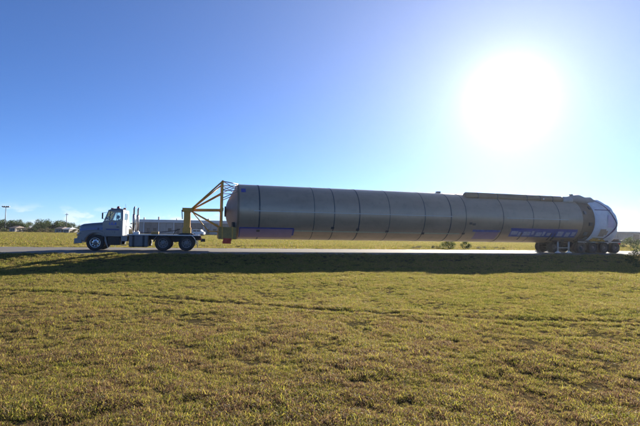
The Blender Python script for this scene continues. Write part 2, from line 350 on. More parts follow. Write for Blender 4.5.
def vnoise(x, y, k, seed):             # cheap value noise
    q = np.random.default_rng(seed); tb = q.uniform(size=(64, 64)); xf, yf = x*k, y*k; xi, yi = np.floor(xf).astype(int), np.floor(yf).astype(int)
    u, w = xf-xi, yf-yi; u = u*u*(3-2*u); w = w*w*(3-2*w); g = lambda a, b: tb[a % 64, b % 64]
    return (g(xi, yi)*(1-u)+g(xi+1, yi)*u)*(1-w)+(g(xi, yi+1)*(1-u)+g(xi+1, yi+1)*u)*w
x, y, r = polar(310000, 2.0, 170, R_(52))
# thin the nearest ring where 1/r^2 overfills
keep = rng.uniform(size=r.size) < np.minimum(1, (r/5.0)**1.2+.15)
x, y, r = x[keep], y[keep], r[keep]
s_, o_ = so_of(x, y); edge = np.abs(o_-.1)-4.15+.25*np.sin(s_*2.1)+.2*(vnoise(x, y, 1.3, 5)-.5)
patch = vnoise(x, y, 1.4, 1)*.38+vnoise(x, y, 4.7, 2)*.32+vnoise(x, y, 11, 3)*.30
rd = rutd(x, y)
keep = (edge > 0) & (rng.uniform(size=r.size) < np.clip((patch-.28)*3.4, .24, 1)+ss(r, 8, 20)*.5) & (rng.uniform(size=r.size) > .75*np.exp(-(rd/.14)**2))
x, y, r, patch, o_ = x[keep], y[keep], r[keep], patch[keep], o_[keep]
z = gz(x, y)-.004
scl = (.22+1.08*patch)*rng.uniform(.6, 1.3, r.size)*(.86+ss(r, 6, 60)*1.94)
scl *= np.where(o_ > 4, 1.25, 1)
vid = rng.choice(10, r.size, p=[.11]*6+[.025]*2+[.11, .18])
rot = np.stack([rng.normal(0, .12, r.size), rng.normal(0, .12, r.size), rng.uniform(0, 6.283, r.size)], -1)
srcs = [tuft('grass_tuft_%d' % i, 46, .10, .025, .075, .0026, 100+i, M['grass'], 1.1) for i in range(6)]+\
       [tuft('grass_tuft_%d' % i, 26, .08, .045, .11, .0033, 120+i, M['grass'], .8) for i in (6, 7)]+\
       [tuft('grass_tuft_8', 34, .08, .012, .035, .0062, 128, M['grass'], 1.0), tuft('grass_tuft_9', 40, .12, .018, .034, .0028, 129, M['grass'], 3.2)]
scatter('lawn_grass', srcs, np.stack([x, y, z], -1), rot, scl, vid, 'patchy green and straw coloured mown grass covering the ground', 'grass')
# rank grass along the verge beyond the road and in the ditch
n = 15000; s_ = rng.uniform(-32, 62, n); o_ = 4.6+rng.exponential(4.2, n); k = (o_ < 24) & (vnoise(s_, o_, .35, 9) > .33); s_, o_ = s_[k], o_[k]
x = AX.x*s_+NN.x*(A0+o_); y = AX.y*s_+NN.y*(A0+o_); n = x.size
scl = rng.uniform(.5, 1.0, n)*(.35+.75*ss(o_, 5, 9))*(.6+.6*vnoise(s_, o_, .25, 12))
srcs = [tuft('tall_grass_tuft_%d' % i, 34, .16, .14, .42, .005, 200+i, M['tallgrass'], .6) for i in range(5)]
scatter('verge_grass', srcs, np.stack([x, y, gz(x, y)-.01], -1), np.stack([rng.normal(0, .1, n), rng.normal(0, .1, n), rng.uniform(0, 6.283, n)], -1), scl, rng.integers(0, 5, n),
        'taller straw coloured grass on the verge beyond the road', 'grass')

# ------------------------------------------------------------------ wheels
def wheel(parent, c, r, w, rim_r, rim_mat, side, dual=False):
    """a truck wheel on an axle along y; side -1 faces the camera"""
    sh = (0, 0, 0)
    b = MB(); h = w/2
    prof = [(-h*.75, rim_r), (-h*.95, rim_r+.03), (-h, r*.80), (-h*.93, r*.93), (-h*.78, r*.985)]
    for k in range(4): prof += [(-h*.78+h*1.56*(k+.05)/4+.0, r), (-h*.78+h*1.56*(k+.82)/4, r), (-h*.78+h*1.56*(k+.86)/4, r-.012), (-h*.78+h*1.56*(k+.99)/4, r-.012)]
    prof += [(h*.78, r*.985), (h*.93, r*.93), (h, r*.80), (h*.95, rim_r+.03), (h*.75, rim_r)]
    root = bpy.data.objects.new('wheel', None); COL.objects.link(root); root.parent = parent; root.location = c; root.empty_display_size = .1
    b.lathe(prof, (0, 0, 0), 'y', 32).build('tyre', M['rubber'], root)
    o = side*h
    q = MB(); 
    q.lathe([(o*.98, rim_r+.012), (o*1.0, rim_r), (o*.9, rim_r-.02), (o*(.35 if not dual else -.1), rim_r*.82), (o*(.30 if not dual else -.2), rim_r*.62), (o*(.5 if not dual else .0), rim_r*.42), (o*(.52 if not dual else .02), rim_r*.02)], (0, 0, 0), 'y', 28)
    q.build('rim', rim_mat, root)
    hb = MB(); b0 = o*(.5 if not dual else .0)
    hb.lathe([(b0, rim_r*.36), (b0+side*.09, rim_r*.33), (b0+side*.12, rim_r*.24), (b0+side*.125, .01)], (0, 0, 0), 'y', 16)
    for k in range(10):
        a = k*.628; hb.lathe([(b0-side*.03, .016), (b0+side*.04, .016), (b0+side*.045, .003)], (rim_r*.5*math.cos(a), 0, rim_r*.5*math.sin(a)), 'y', 6, False)
    hb.build('hub', M['alu'], root)
    # dark hand holes between hub and rim edge
    hh = MB()
    for k in range(8):
        a = k*math.pi/4+.2; cc = (rim_r*.74*math.cos(a), 0, rim_r*.74*math.sin(a)); yy = o*(.34 if not dual else -.14)+side*.012
        hh.lathe([(yy, .045), (yy+side*.004, .045), (yy+side*.005, .002)], cc, 'y', 8, False)
    tag(hh.build('hand_holes', M['black'], root), kind='stuff')
    return root

# ------------------------------------------------------------------ truck
S0 = -4.0
truck = thing('truck_tractor', 'silver blue conventional truck tractor with three axles pulling the bronze rocket stage', 'truck', Wp(S0, 0), TH)
SH = (-S0, 0, 0)
def P_(b, name, mt, par=truck): return b.build(name, mt, par, SH)
for sd in (-1, 1):
    wheel(truck, (-6.67-S0, sd*1.02, .505), .50, .29, .29, M['chrome'], sd)
    for ws in (-2.72, -1.28):
        wheel(truck, (ws-S0, sd*1.03, .505), .50, .26, .29, M['alu'], sd, True)
        wheel(truck, (ws-S0, sd*.72, .505), .50, .26, .29, M['alu'], sd, True)
b = MB()
for y_ in (-.46, .40): b.box(-7.45, -.4, y_, y_+.06, .70, .98)
for x_ in (-7.2, -5.3, -4.2, -3.4, -2.0, -.5): b.box(x_-.05, x_+.05, -.4, .4, .72, .94)
P_(b, 'chassis_frame', M['black'])
for ax_ in (-6.67, -2.72, -1.28):
    axl = P_(MB().tube([(ax_, -.95, .505), (ax_, .95, .505)], .075, 10), 'axle', M['black'])
    if ax_ > -6: P_(MB().lathe([(-.22, .05), (-.16, .17), (0, .21), (.16, .17), (.22, .05)], (ax_, 0, .505), 'y', 16), 'differential', M['black'], axl)
b = MB()
for sd in (-1, 1): b.prism([(-2.9, .98), (-2.72, .72), (-2.0, .55), (-1.28, .72), (-1.1, .98)], sd*.52-.05, sd*.52+.05)
P_(b, 'suspension', M['black'])
b = MB().box(-4.85, -.55, -1.02, 1.02, 1.02, 1.055, .01); P_(b, 'deck_plate', M['alu'])
b = MB().box(-4.9, -.45, -1.06, -1.025, 1.0, 1.05); b.box(-4.9, -.45, 1.025, 1.06, 1.0, 1.05); P_(b, 'deck_rail', M['whitepaint'])
# hood lofted along s
secs = [(-7.70, .62, .84, 1.48), (-7.66, .70, .84, 1.58), (-7.5, .76, .82, 1.66), (-7.1, .80, .82, 1.715), (-6.6, .86, .82, 1.765), (-6.28, .94, .82, 1.80)]
v = []; b = MB()
for (x_, w_, z0, z1) in secs:
    for (ky, kz) in ((-1, 0), (-1, .45), (-.985, .78), (-.90, .93), (-.72, .985), (-.35, 1.005), (0, 1.012), (.35, 1.005), (.72, .985), (.90, .93), (.985, .78), (1, .45), (1, 0)): v.append((x_, ky*w_, z0+(z1-z0)*kz))
K = 13; b.add(v, [(i*K+k, i*K+k+1, (i+1)*K+k+1, (i+1)*K+k) for i in range(len(secs)-1) for k in range(K-1)], True)
b.add([v[k] for k in range(K)], [tuple(range(K))]); hood = P_(b, 'hood', M['paint'])
for sd in (-1, 1):                      # blue stripe along the hood sides, vents, grab
    b = MB(); pts = []
    for (x_, w_, z0, z1) in secs[1:]: pts += [(x_, sd*(w_*1.0+.006), z0+(z1-z0)*.50), (x_, sd*(w_*.992+.006), z0+(z1-z0)*.66)]
    b.add(pts, [(2*i, 2*i+1, 2*i+3, 2*i+2) for i in range(len(secs)-2)]); P_(b, 'stripe', M['paintblue'], hood)
    b = MB()
    for k in range(4): b.box(-6.62+k*.06, -6.59+k*.06, sd*.86-.008+.012*sd, sd*.86+.008+.012*sd, 1.22, 1.42)
    P_(b, 'hood_vent', M['black'], hood)
b = MB().box(-7.735, -7.70, -.50, .50, .86, 1.44, .012); grille = P_(b, 'grille', M['chrome'])
for k in range(7): P_(MB().box(-7.75, -7.737, -.46, .46, .90+k*.075, .935+k*.075), 'grille_slat', M['black'], grille)
for sd in (-1, 1):
    # fender with wheel arch
    arc = [(-6.67+.60*math.cos(a), .50+.60*math.sin(a)) for a in np.linspace(math.pi*.96, .10, 14)]
    top = [(-6.10, .62), (-6.06, .95), (-6.16, 1.16), (-6.34, 1.27), (-6.7, 1.31), (-7.15, 1.28), (-7.5, 1.20), (-7.66, 1.05), (-7.70, .80), (-7.66, .62), (-7.42, .60)]
    b = MB().prism(arc+top, *(sorted((sd*.70, sd*1.13)))); fd = P_(b, 'fender', M['paint'])
    bm = bmesh.new(); bm.from_mesh(fd.data); bmesh.ops.bevel(bm, geom=[e for e in bm.edges if all(abs(abs(q.co.y)-1.13) < 1e-4 for q in e.verts)], offset=.05, segments=3, affect='EDGES'); bm.to_mesh(fd.data); bm.free()
    b = MB().box(-7.745, -7.66, sd*.82-.13, sd*.82+.13, .90, 1.10, .015); hl = P_(b, 'headlight', M['lampglass'])
    P_(MB().box(-7.72, -7.58, sd*1.135-.006, sd*1.135+.006, .92, 1.0), 'turn_signal', M['amber'], fd)
b = MB().box(-7.86, -7.72, -1.14, 1.14, .44, .76, .03); b.box(-7.80, -7.42, -1.15, -1.09, .46, .74, .015); b.box(-7.80, -7.42, 1.09, 1.15, .46, .74, .015); P_(b, 'bumper', M['alu'])
# cab
b = MB()
for sd in (-1, 1): b.prism([(-6.28, .92), (-5.18, .92), (-5.18, 1.92), (-6.22, 1.90), (-6.30, 1.78)], sd*1.07-.03, sd*1.07+.03)
b.box(-6.30, -6.24, -1.04, 1.04, .92, 1.82); b.box(-6.28, -5.18, -1.04, 1.04, .90, .96)          # firewall, floor
b.prism([(-6.30, 1.78), (-6.20, 1.90), (-5.95, 1.82), (-5.95, 1.72), (-6.2, 1.72)], -1.03, 1.03)      # dash
for sd in (-1, 1):
    b.bar((-6.20, sd*1.06, 1.90), (-5.98, sd*1.02, 2.53), .07, .07)       # A pillar
    b.bar((-5.22, sd*1.06, 1.90), (-5.24, sd*1.02, 2.53), .09, .16)       # rear pillar
    b.bar((-5.98, sd*1.02, 2.50), (-5.24, sd*1.02, 2.52), .07, .07)
b.bar((-5.98, -1.02, 2.52), (-5.98, 1.02, 2.52), .07, .08)
cab = P_(b, 'cab', M['paint'])
b = MB()
rl = [(-6.04, .98, 2.52), (-6.00, 1.04, 2.56), (-5.86, 1.03, 2.63), (-5.6, 1.02, 2.665), (-5.3, 1.03, 2.66), (-5.17, 1.05, 2.61), (-5.15, 1.05, 2.52)]
v = []
for x_, w_, z_ in rl: v += [(x_, -w_, min(z_, 2.54)), (x_, -w_*.94, z_-.01 if z_ > 2.54 else z_), (x_, 0, z_+.02), (x_, w_*.94, z_-.01 if z_ > 2.54 else z_), (x_, w_, min(z_, 2.54))]
b.add(v, [(i*5+k, i*5+k+1, i*5+k+6, i*5+k+5) for i in range(len(rl)-1) for k in range(4)], True); b.box(-6.0, -5.18, -1.0, 1.0, 2.50, 2.53)
roof = P_(b, 'roof', M['paint'])
for k in range(5): P_(MB().box(-5.93, -5.81, -.72+k*.36-.05, -.72+k*.36+.05, 2.63, 2.70, .015), 'marker_light', M['amber'], roof)
b = MB(); b.lathe([(0, .10), (.04, .10), (.10, .085), (.15, .05), (.16, .005)], (-5.55, -.45, 2.675), 'z', 14); P_(b, 'beacon', M['redlamp'], roof)
b = MB(); b.lathe([(0, .09), (.05, .09), (.10, .07), (.11, .005)], (-5.32, .35, 2.665), 'z', 14); P_(b, 'beacon', M['amber'], roof)
# rear wall, sunlit white, with window
b = MB(); b.box(-5.18, -5.145, -1.04, 1.04, .95, 1.95); b.box(-5.18, -5.145, -1.02, -.62, 1.95, 2.54); b.box(-5.18, -5.145, .62, 1.02, 1.95, 2.54); b.box(-5.18, -5.145, -.62, .62, 2.38, 2.54)
rear = P_(b, 'rear_wall', M['whitepaint']); P_(MB().box(-5.165, -5.159, -.62, .62, 1.95, 2.38), 'rear_window', M['glass'], rear)
b = MB(); b.add([(-6.21, -.98, 1.92), (-6.21, .98, 1.92), (-6.0, .95, 2.49), (-6.0, -.95, 2.49)], [(0, 1, 2, 3)]); P_(b, 'windshield', M['glass'])
for sd in (-1, 1):
    y0 = sd*1.105
    dr = P_(MB().box(-6.12, -5.32, min(y0, y0-sd*.02), max(y0, y0-sd*.02), .98, 1.89, .008), 'door', M['paint'])
    b = MB(); b.add([(-6.14, sd*1.055, 1.92), (-5.30, sd*1.055, 1.92), (-5.30, sd*1.022, 2.48), (-5.95, sd*1.022, 2.48)], [(0, 1, 2, 3)]); P_(b, 'door_window', M['glass'], dr)
    P_(MB().bar((-5.92, sd*1.05, 1.92), (-5.90, sd*1.02, 2.50), .03, .03), 'vent_post', M['black'], dr)
    P_(MB().box(-5.50, -5.36, sd*1.125-.012, sd*1.125+.012, 1.47, 1.52, .004), 'handle', M['black'], dr)
    P_(MB().box(-6.1, -5.34, sd*1.112-.004, sd*1.112+.004, 1.29, 1.38), 'stripe', M['paintblue'], dr)
    b = MB(); b.bar((-6.1, sd*1.08, 1.95), (-6.28, sd*1.28, 2.0), .02); b.bar((-6.08, sd*1.06, 2.4), (-6.28, sd*1.28, 2.35), .02); b.box(-6.31, -6.26, sd*1.28-.09, sd*1.28+.09, 1.98, 2.36, .01); P_(b, 'side_mirror', M['black'])
    # lettering on the door
    cu = bpy.data.curves.new('lettering', 'FONT'); cu.body = 'ULA'; cu.size = .24; cu.shear = .3; cu.extrude = .002; cu.align_x = 'CENTER'; cu.offset = .006
    to = bpy.data.objects.new('lettering_curve', cu); COL.objects.link(to); dg = bpy.context.evaluated_depsgraph_get(); mesh = bpy.data.meshes.new_from_object(to.evaluated_get(dg)); bpy.data.objects.remove(to)
    mesh.transform((Matrix.Translation((-5.74-S0, sd*1.111, 1.62))) @ (Matrix.Rotation(0 if sd < 0 else math.pi, 4, 'Z')) @ Matrix.Rotation(math.pi/2, 4, 'X'))
    mesh.materials.clear(); mesh.materials.append(M['letterblue']); lt = bpy.data.objects.new('lettering', mesh); COL.objects.link(lt); lt.parent = dr
# cab inside
b = MB().box(-5.72, -5.28, -.75, -.25, 1.05, 1.38, .04); b.box(-5.42, -5.26, -.73, -.27, 1.36, 2.02, .05); P_(b, 'seat', M['seat'])
b = MB().box(-5.72, -5.28, .25, .75, 1.05, 1.38, .04); b.box(-5.42, -5.26, .27, .73, 1.36, 2.02, .05); P_(b, 'seat', M['seat'])
b = MB(); b.tube([(-5.94+.09*math.sin(a), -.5+.2*math.cos(a), 1.86+.18*math.sin(a)) for a in np.linspace(0, 2*math.pi, 21)], .015, 6, False); b.tube([(-5.94, -.5, 1.86), (-6.15, -.5, 1.75)], .02, 6); b.bar((-5.94, -.7, 1.86), (-5.94, -.3, 1.86), .02); P_(b, 'steering_wheel', M['black'])
# underbody
for sd in (-1, 1):
    y0, y1 = sorted((sd*.55, sd*1.06))
    bb = P_(MB().box(-6.02, -5.28, y0, y1, .36, .88, .03), 'battery_box', M['black'])
    y0, y1 = sorted((sd*.60, sd*1.08)); st = P_(MB().box(-5.22, -4.86, y0, y1, .60, .96, .02), 'step_box', M['alu'])
    P_(MB().box(-5.2, -4.88, sd*1.09-.015, sd*1.09+.015, .34, .38), 'step', M['alu'], st); P_(MB().box(-5.2, -5.17, sd*1.09-.01, sd*1.09+.01, .36, .62), 'step_hanger', M['alu'], st)
    b = MB(); b.box(-4.78, -3.62, y0, y1, .24, .99, .09); ft = P_(b, 'fuel_tank', M['boxgrey'])
    for x_ in (-4.5, -3.9): P_(MB().box(x_-.03, x_+.03, y0-.008, y1+.008, .232, .998, .095), 'tank_strap', M['black'], ft)
    # mud guards, white quarter arcs
    for (c_, a_0, a_1, mm) in ((-1.28, -.10, 1.25, 'whitepaint'), (-2.72, 2.25, 3.0, 'alu')):
        b = MB(); pr = []; aa = np.linspace(a_0, a_1, 12); v = []
        for a in aa:
            for (r_, q) in ((.57, .58), (.57, 1.19), (.60, 1.19), (.60, .58)): v.append((c_+r_*math.cos(a), sd*q, .505+r_*math.sin(a)))
        b.add(v, [(i*4+k, i*4+(k+1) % 4, (i+1)*4+(k+1) % 4, (i+1)*4+k) for i in range(11) for k in range(4)], True); P_(b, 'mud_guard', M[mm])
    P_(MB().box(-.62, -.60, sd*.9-.28, sd*.9+.28, .22, .78), 'mud_flap', M['black'])
    es = MB(); es.tube([(-4.56, sd*.80, 1.05), (-4.56, sd*.80, 1.3)], .06, 10); es.tube([(-4.56, sd*.80, 1.28), (-4.56, sd*.80, 1.31), (-4.56, sd*.80, 2.30), (-4.56, sd*.80, 2.34)], [.05, .088, .088, .05], 14); es.tube([(-4.56, sd*.80, 2.3), (-4.56, sd*.80, 2.70), (-4.50, sd*.80, 2.82)], .048, 12)
    es = P_(es, 'exhaust_stack', M['stack']); P_(MB().box(-4.75, -4.56, sd*.8-.03, sd*.8+.03, 1.7, 1.76), 'bracket', M['black'], es)
    P_(MB().box(-.46, -.36, sd*.78-.14, sd*.78+.14, .74, .88, .015), 'tail_light', M['redlamp'])
for k, yy in enumerate((-.15, 0, .15)):
    b = MB(); b.tube([(-4.9, yy, 1.55), (-4.6, yy*1.3, 1.25-.05*k), (-4.0, yy*1.6, 1.16), (-3.2, yy*1.2, 1.18), (-2.2, yy, 1.30), (-1.75, yy*.5, 1.45)], .022, 6); P_(b, 'air_hose', M[('black', 'redlamp', 'bluefilm')[k]])
b = MB().box(-3.5, -3.05, -.75, -.35, 1.06, 1.24, .02); P_(b, 'chain_box', M['olive'])
b = MB().box(-4.55, -4.2, -.95, -.6, 1.06, 1.22, .02); P_(b, 'catwalk_box', M['whitepaint'])
b = MB(); b.prism([(-1.85, 1.06), (-1.75, 1.16), (-1.0, 1.16), (-.82, 1.06)], -.45, .45); P_(b, 'fifth_wheel', M['black'])
b = MB(); b.tube([(-2.15, -.55, 1.06), (-2.02, -.55, 1.32), (-1.75, -.55, 1.42)], .025, 6); P_(b, 'fifth_wheel_lever', M['black'])
b = MB().box(-.40, -.28, -1.0, 1.0, .62, .72, .01); P_(b, 'rear_crossbar', M['black'])
b = MB().box(-.36, -.12, -.16, .16, .60, .80, .02); b.lathe([(-.05, .09), (.05, .09)], (-.06, 0, .70), 'y', 12); P_(b, 'tow_hitch', M['black'])
b = MB().tube([(-5.0, -.95, 2.4), (-5.05, -.98, 2.95)], .008, 5); P_(b, 'antenna', M['black'])

# driver in the cab
pr = thing('person', 'driver in a dark shirt sitting at the wheel inside the truck cab', 'person', Wp(-5.5, -.5, 1.38), TH)
def skinned(name, J, E, mt, par, sub=2):
    me = bpy.data.meshes.new(name); me.from_pydata([j[:3] for j in J], E, []); o = bpy.data.objects.new(name, me); COL.objects.link(o); o.parent = par
    sk = o.modifiers.new('skin', 'SKIN'); sl_ = me.skin_vertices[0].data
    for i, j in enumerate(J): sl_[i].radius = (j[3], j[4] if len(j) > 4 else j[3]); sl_[i].use_root = (i == 0)
    sk.use_smooth_shade = True; ms = o.modifiers.new('sub', 'SUBSURF'); ms.levels = sub; ms.render_levels = sub; me.materials.append(mt); return o
J = [(.02, 0, .10, .13, .17), (.04, 0, .30, .12, .16), (.02, 0, .46, .12, .18), (.0, 0, .54, .07), (-.02, 0, .62, .055),      # pelvis, waist, chest, neck base
     (-.0, -.19, .50, .065), (-.12, -.24, .29, .048), (-.36, -.17, .44, .036), (-.42, -.15, .47, .03),                          # near arm to the wheel
     (.0, .19, .50, .065), (-.12, .24, .29, .048), (-.36, .17, .44, .036), (-.42, .15, .47, .03),
     (-.10, -.10, .09, .085), (-.45, -.13, .12, .065), (-.52, -.13, -.26, .05), (-.64, -.13, -.31, .04),
     (-.10, .10, .09, .085), (-.45, .13, .12, .065), (-.52, .13, -.26, .05), (-.64, .13, -.31, .04)]
E = [(0, 1), (1, 2), (2, 3), (3, 4), (2, 5), (5, 6), (6, 7), (7, 8), (2, 9), (9, 10), (10, 11), (11, 12), (0, 13), (13, 14), (14, 15), (15, 16), (0, 17), (17, 18), (18, 19), (19, 20)]
skinned('body', J, E, M['shirt'], pr)
for sd in (-1, 1):
    hx = [(-.42, sd*.15, .47, .026, .032), (-.46, sd*.15, .49, .022, .036)]; he = [(0, 1)]
    for k in range(4):
        yo = sd*.15+(k-1.5)*.018; i = len(hx); hx += [(-.485, yo, .50+.004*k, .009), (-.505, yo, .49, .008), (-.498, yo, .465, .007)]; he += [(1, i), (i, i+1), (i+1, i+2)]
    i = len(hx); hx += [(-.45, sd*.15-sd*.04, .50, .010), (-.475, sd*.15-sd*.05, .49, .008)]; he += [(0, i), (i, i+1)]
    skinned('hand', hx, he, M['skin'], pr, 1)
b = MB(); prof = []
hv, hf = [], []; nu, nv = 18, 14
for j in range(nv+1):
    ph = math.pi*j/nv; 
    for i in range(nu):
        a = 2*math.pi*i/nu; dx, dy, dz = math.sin(ph)*math.cos(a), math.sin(ph)*math.sin(a), math.cos(ph)
        rx, ry, rz_ = .098, .075, .118; jaw = 1-.28*max(0, -dz)**1.3; px_, py_, pz_ = dx*rx*(jaw if dx > 0 else 1-.12*max(0, -dz)), dy*ry*jaw, dz*rz_
        if dx < -.8 and abs(dy) < .35: px_ -= .022*max(0, 1-abs(dz+.18)*3.2)                      # nose
        if dx < -.7 and abs(abs(dy)-.38) < .15 and abs(dz-.08) < .12: px_ += .008                 # eye sockets
        if dx < -.7 and abs(dz+.52) < .08 and abs(dy) < .4: px_ -= .005                             # lips
        if abs(dx) < .25 and abs(dy) > .8 and abs(dz+.05) < .25: py_ += math.copysign(.016, dy)    # ears
        hv.append((-.04+px_, py_, .74+pz_))
for j in range(nv):
    for i in range(nu): hf.append((j*nu+i, j*nu+(i+1) % nu, (j+1)*nu+(i+1) % nu, (j+1)*nu+i))
b.add(hv, hf, True); b.build('head', M['skin'], pr)
b = MB(); hv2 = [(-.04+(p[0]+.04)*1.06+.006, p[1]*1.07, .74+(p[2]-.74)*1.06+.004) for p in hv]
b.add(hv2, [f for f in hf if f[0]//nu < 5 or (f[0]//nu < 9 and (f[0] % nu in (0, 1, 2, 3, 14, 15, 16, 17)))], True); b.build('hair', M['hair'], pr)

# ------------------------------------------------------------------ towing frame
tf = thing('towing_frame', 'orange yellow steel towing frame of struts between truck and rocket stage', 'towing frame', Wp(-1.3, 0), TH)
SH2 = (1.3, 0, 0)
def T_(b, name, mt='yellow', par=tf): return b.build(name, M[mt], par, SH2)
AP = (-1.15, 0, 2.74)
b = MB().box(-1.55, -1.12, -.22, .22, 1.16, 2.86, .03); post = T_(b, 'post')
T_(MB().box(-1.60, -1.07, -.30, .30, 1.165, 1.55, .02), 'post_base', 'yellow', post)
T_(MB().box(-1.66, -.98, -.26, .26, 2.60, 2.87, .03), 'post_head', 'yellow', post)
T_(MB().tube([(-1.63, -.28, 2.1), (-1.68, -.28, 2.72)], .03, 8), 'hose', 'black', post)
T_(MB().bar((-1.1, 0, 2.73), (.85, 0, 2.78), .19, .19), 'main_beam')
for sd in (-1, 1):
    y_ = sd*1.35
    T_(MB().bar((.9, y_, .95), (.9, y_, 4.70), .12, .12), 'mast')
    T_(MB().tube([(-1.1, sd*.12, 2.78), (.87, y_, 4.62)], .055, 10), 'upper_strut')
    T_(MB().tube([(-1.05, sd*.15, 2.76), (.87, sd*.78, 3.92)], .042, 10), 'middle_strut')
    T_(MB().tube([(-1.1, sd*.14, 2.66), (.85, y_, 1.58)], .05, 10), 'lower_strut')
    T_(MB().tube([(-1.05, sd*.14, 2.66), (.1, sd*.9, 1.30)], .036, 8), 'lower_strut')
    T_(MB().tube([(.1, sd*.9, 1.32), (.75, sd*1.2, 1.30)], .036, 8), 'lower_strut')
    T_(MB().tube([(.95, y_, 4.64), (1.93, sd*.72, 4.56)], .035, 8), 'tie_rod', 'greyrod')
    T_(MB().tube([(.95, y_, 4.10), (1.93, sd*.75, 4.52)], .03, 8), 'tie_rod', 'greyrod')
    T_(MB().tube([(.95, y_, 4.05), (1.93, sd*1.35, 4.05)], .03, 8), 'tie_rod', 'greyrod')
    T_(MB().tube([(.95, y_, 3.55), (1.93, sd*1.37, 4.02)], .03, 8), 'tie_rod', 'greyrod')
    T_(MB().tube([(.95, y_, 4.62), (1.9, sd*1.33, 4.1)], .028, 8), 'tie_rod', 'greyrod')
    y0, y1 = sorted((sd*1.02, sd*1.52))
    bx = T_(MB().box(.70, 1.86, y0, y1, .82, 1.62, .03), 'side_box', 'olive')
    for x_ in (.95, 1.6): T_(MB().box(x_-.04, x_+.04, y0-.02, y1+.02, .80, 1.64, .01), 'box_rib', 'yellow', bx)
    T_(MB().box(1.55, 1.75, sd*1.27-.1, sd*1.27+.1, 1.62, 1.95, .02), 'bearing_block', 'black', bx)
for z_, w_ in ((4.62, .14), (2.79, .20), (1.0, .2)): T_(MB().bar((.9, -1.35, z_), (.9, 1.35, z_), w_), 'crossbar')
T_(MB().bar((.9, -1.35, 3.92), (.9, 1.35, 3.92), .11), 'crossbar')
T_(MB().box(1.66, 1.86, -1.02, 1.02, .80, 1.0, .02), 'crossbar')
# red flag hung from the front box
b = MB(); v = []
for j in range(6):
    for i in range(8): v.append((-.27+.54*i/7+.02*math.sin(j*1.3), .03*math.sin(i*1.1+j*.5)-.0, -.07*j))
b.add(v, [(j*8+i, j*8+i+1, (j+1)*8+i+1, (j+1)*8+i) for j in range(5) for i in range(7)], True)
fl = b.build('warning_flag', M['red']); fl.location = Wp(1.27, -1.545, .88); fl.rotation_euler = (0, 0, TH)
md = fl.modifiers.new('cloth_thickness', 'SOLIDIFY'); md.thickness = .006
tag(fl, 'small red cloth warning flag hanging below the orange towing frame', 'flag')

# ------------------------------------------------------------------ rocket stage
ZC, RB = 2.72, 1.905
SR = 15.
stage = thing('rocket_stage', 'long bronze metal rocket stage lying on its side between truck and rear dolly', 'rocket stage', Wp(SR, 0), TH)
SH3 = (-SR, 0, 0)
def K_(b, name, mt, par=stage): return b.build(name, M[mt], par, SH3)
def shell(s0, s1, a0, a1, r, n=None, sf=None):   # skin patch; angle measured below the horizontal on the camera side
    n = n or max(2, int(abs(a1-a0)/4)); v = []
    for k in range(n+1):
        a = math.radians(a0+(a1-a0)*k/n)
        for x_ in (s0, s1): v.append((x_, -math.cos(a)*r, ZC-math.sin(a)*r))
    return v, [(2*k, 2*k+1, 2*k+3, 2*k+2) for k in range(n)]
def slab(b, s0, s1, a0, a1, r0, r1):             # curved plate with thickness
    n = max(2, int(abs(a1-a0)/4)); v = []
    for k in range(n+1):
        a = math.radians(a0+(a1-a0)*k/n); c_, s_ = math.cos(a), math.sin(a)
        for x_, r in ((s0, r0), (s0, r1), (s1, r1), (s1, r0)): v.append((x_, -c_*r, ZC-s_*r))
    f = [(4*k+i, 4*k+(i+1) % 4, 4*k+4+(i+1) % 4, 4*k+4+i) for k in range(n) for i in range(4)]+[(0, 1, 2, 3), (4*n+3, 4*n+2, 4*n+1, 4*n)]
    return b.add(v, f, False)
SE = [1.92, 3.32, 7.07, 8.50, 10.35, 12.65, 15.44, 17.60, 18.88, 22.15, 24.92, 27.43, 29.75]
RR = {7: RB-.012, 8: RB-.004}
for i in range(len(SE)-1):
    r = RR.get(i, RB); x0, x1 = SE[i]+.012, SE[i+1]-.012
    b = MB(); b.lathe([(x0, r), (x1, r)], (0, 0, ZC), 'x', 96); b.lathe([(x0, r-.05), (x0, r)], (0, 0, ZC), 'x', 96, False); b.lathe([(x1, r), (x1, r-.05)], (0, 0, ZC), 'x', 96, False); K_(b, 'barrel_section', 'bronze')
for i, x_ in enumerate(SE[1:-1]):
    w_ = (.045, .022, .03, .042, .022, .026, .04, .018, .03, .026, .026)[i]
    b = MB(); b.lathe([(x_-w_, RB-.03), (x_-w_, RB+.009), (x_+w_, RB+.009), (x_+w_, RB-.03)], (0, 0, ZC), 'x', 96, False); K_(b, 'seam_band', 'seam')
b = MB(); b.lathe([(1.86, RB-.25), (1.86, RB+.03), (2.0, RB+.03), (2.0, RB-.02)], (0, 0, ZC), 'x', 96, False); K_(b, 'front_flange', 'bronze2')
b = MB(); b.lathe([(1.90, 1.86), (1.80, 1.68), (1.66, 1.42), (1.46, 1.05), (1.29, .70), (1.22, .48), (1.20, .30), (1.20, .02)], (0, 0, ZC-.02), 'x', 40); dm = K_(b, 'front_dome', 'domemat')
b = MB(); b.lathe([(1.21, .36), (1.12, .36), (1.12, .28), (1.21, .28)], (0, 0, ZC-.02), 'x', 24, False); K_(b, 'dome_port', 'black', dm)
for (a, b_) in ((2.95, 17.7), (22.45, 28.3)): K_(slab(MB(), a, b_, -.9, .4, RB+.001, RB+.012), 'pale_stripe', 'paleline')
K_(slab(MB(), 5.78, 18.6, 40.8, 43.4, RB+.001, RB+.012), 'green_stripe', 'greenline')
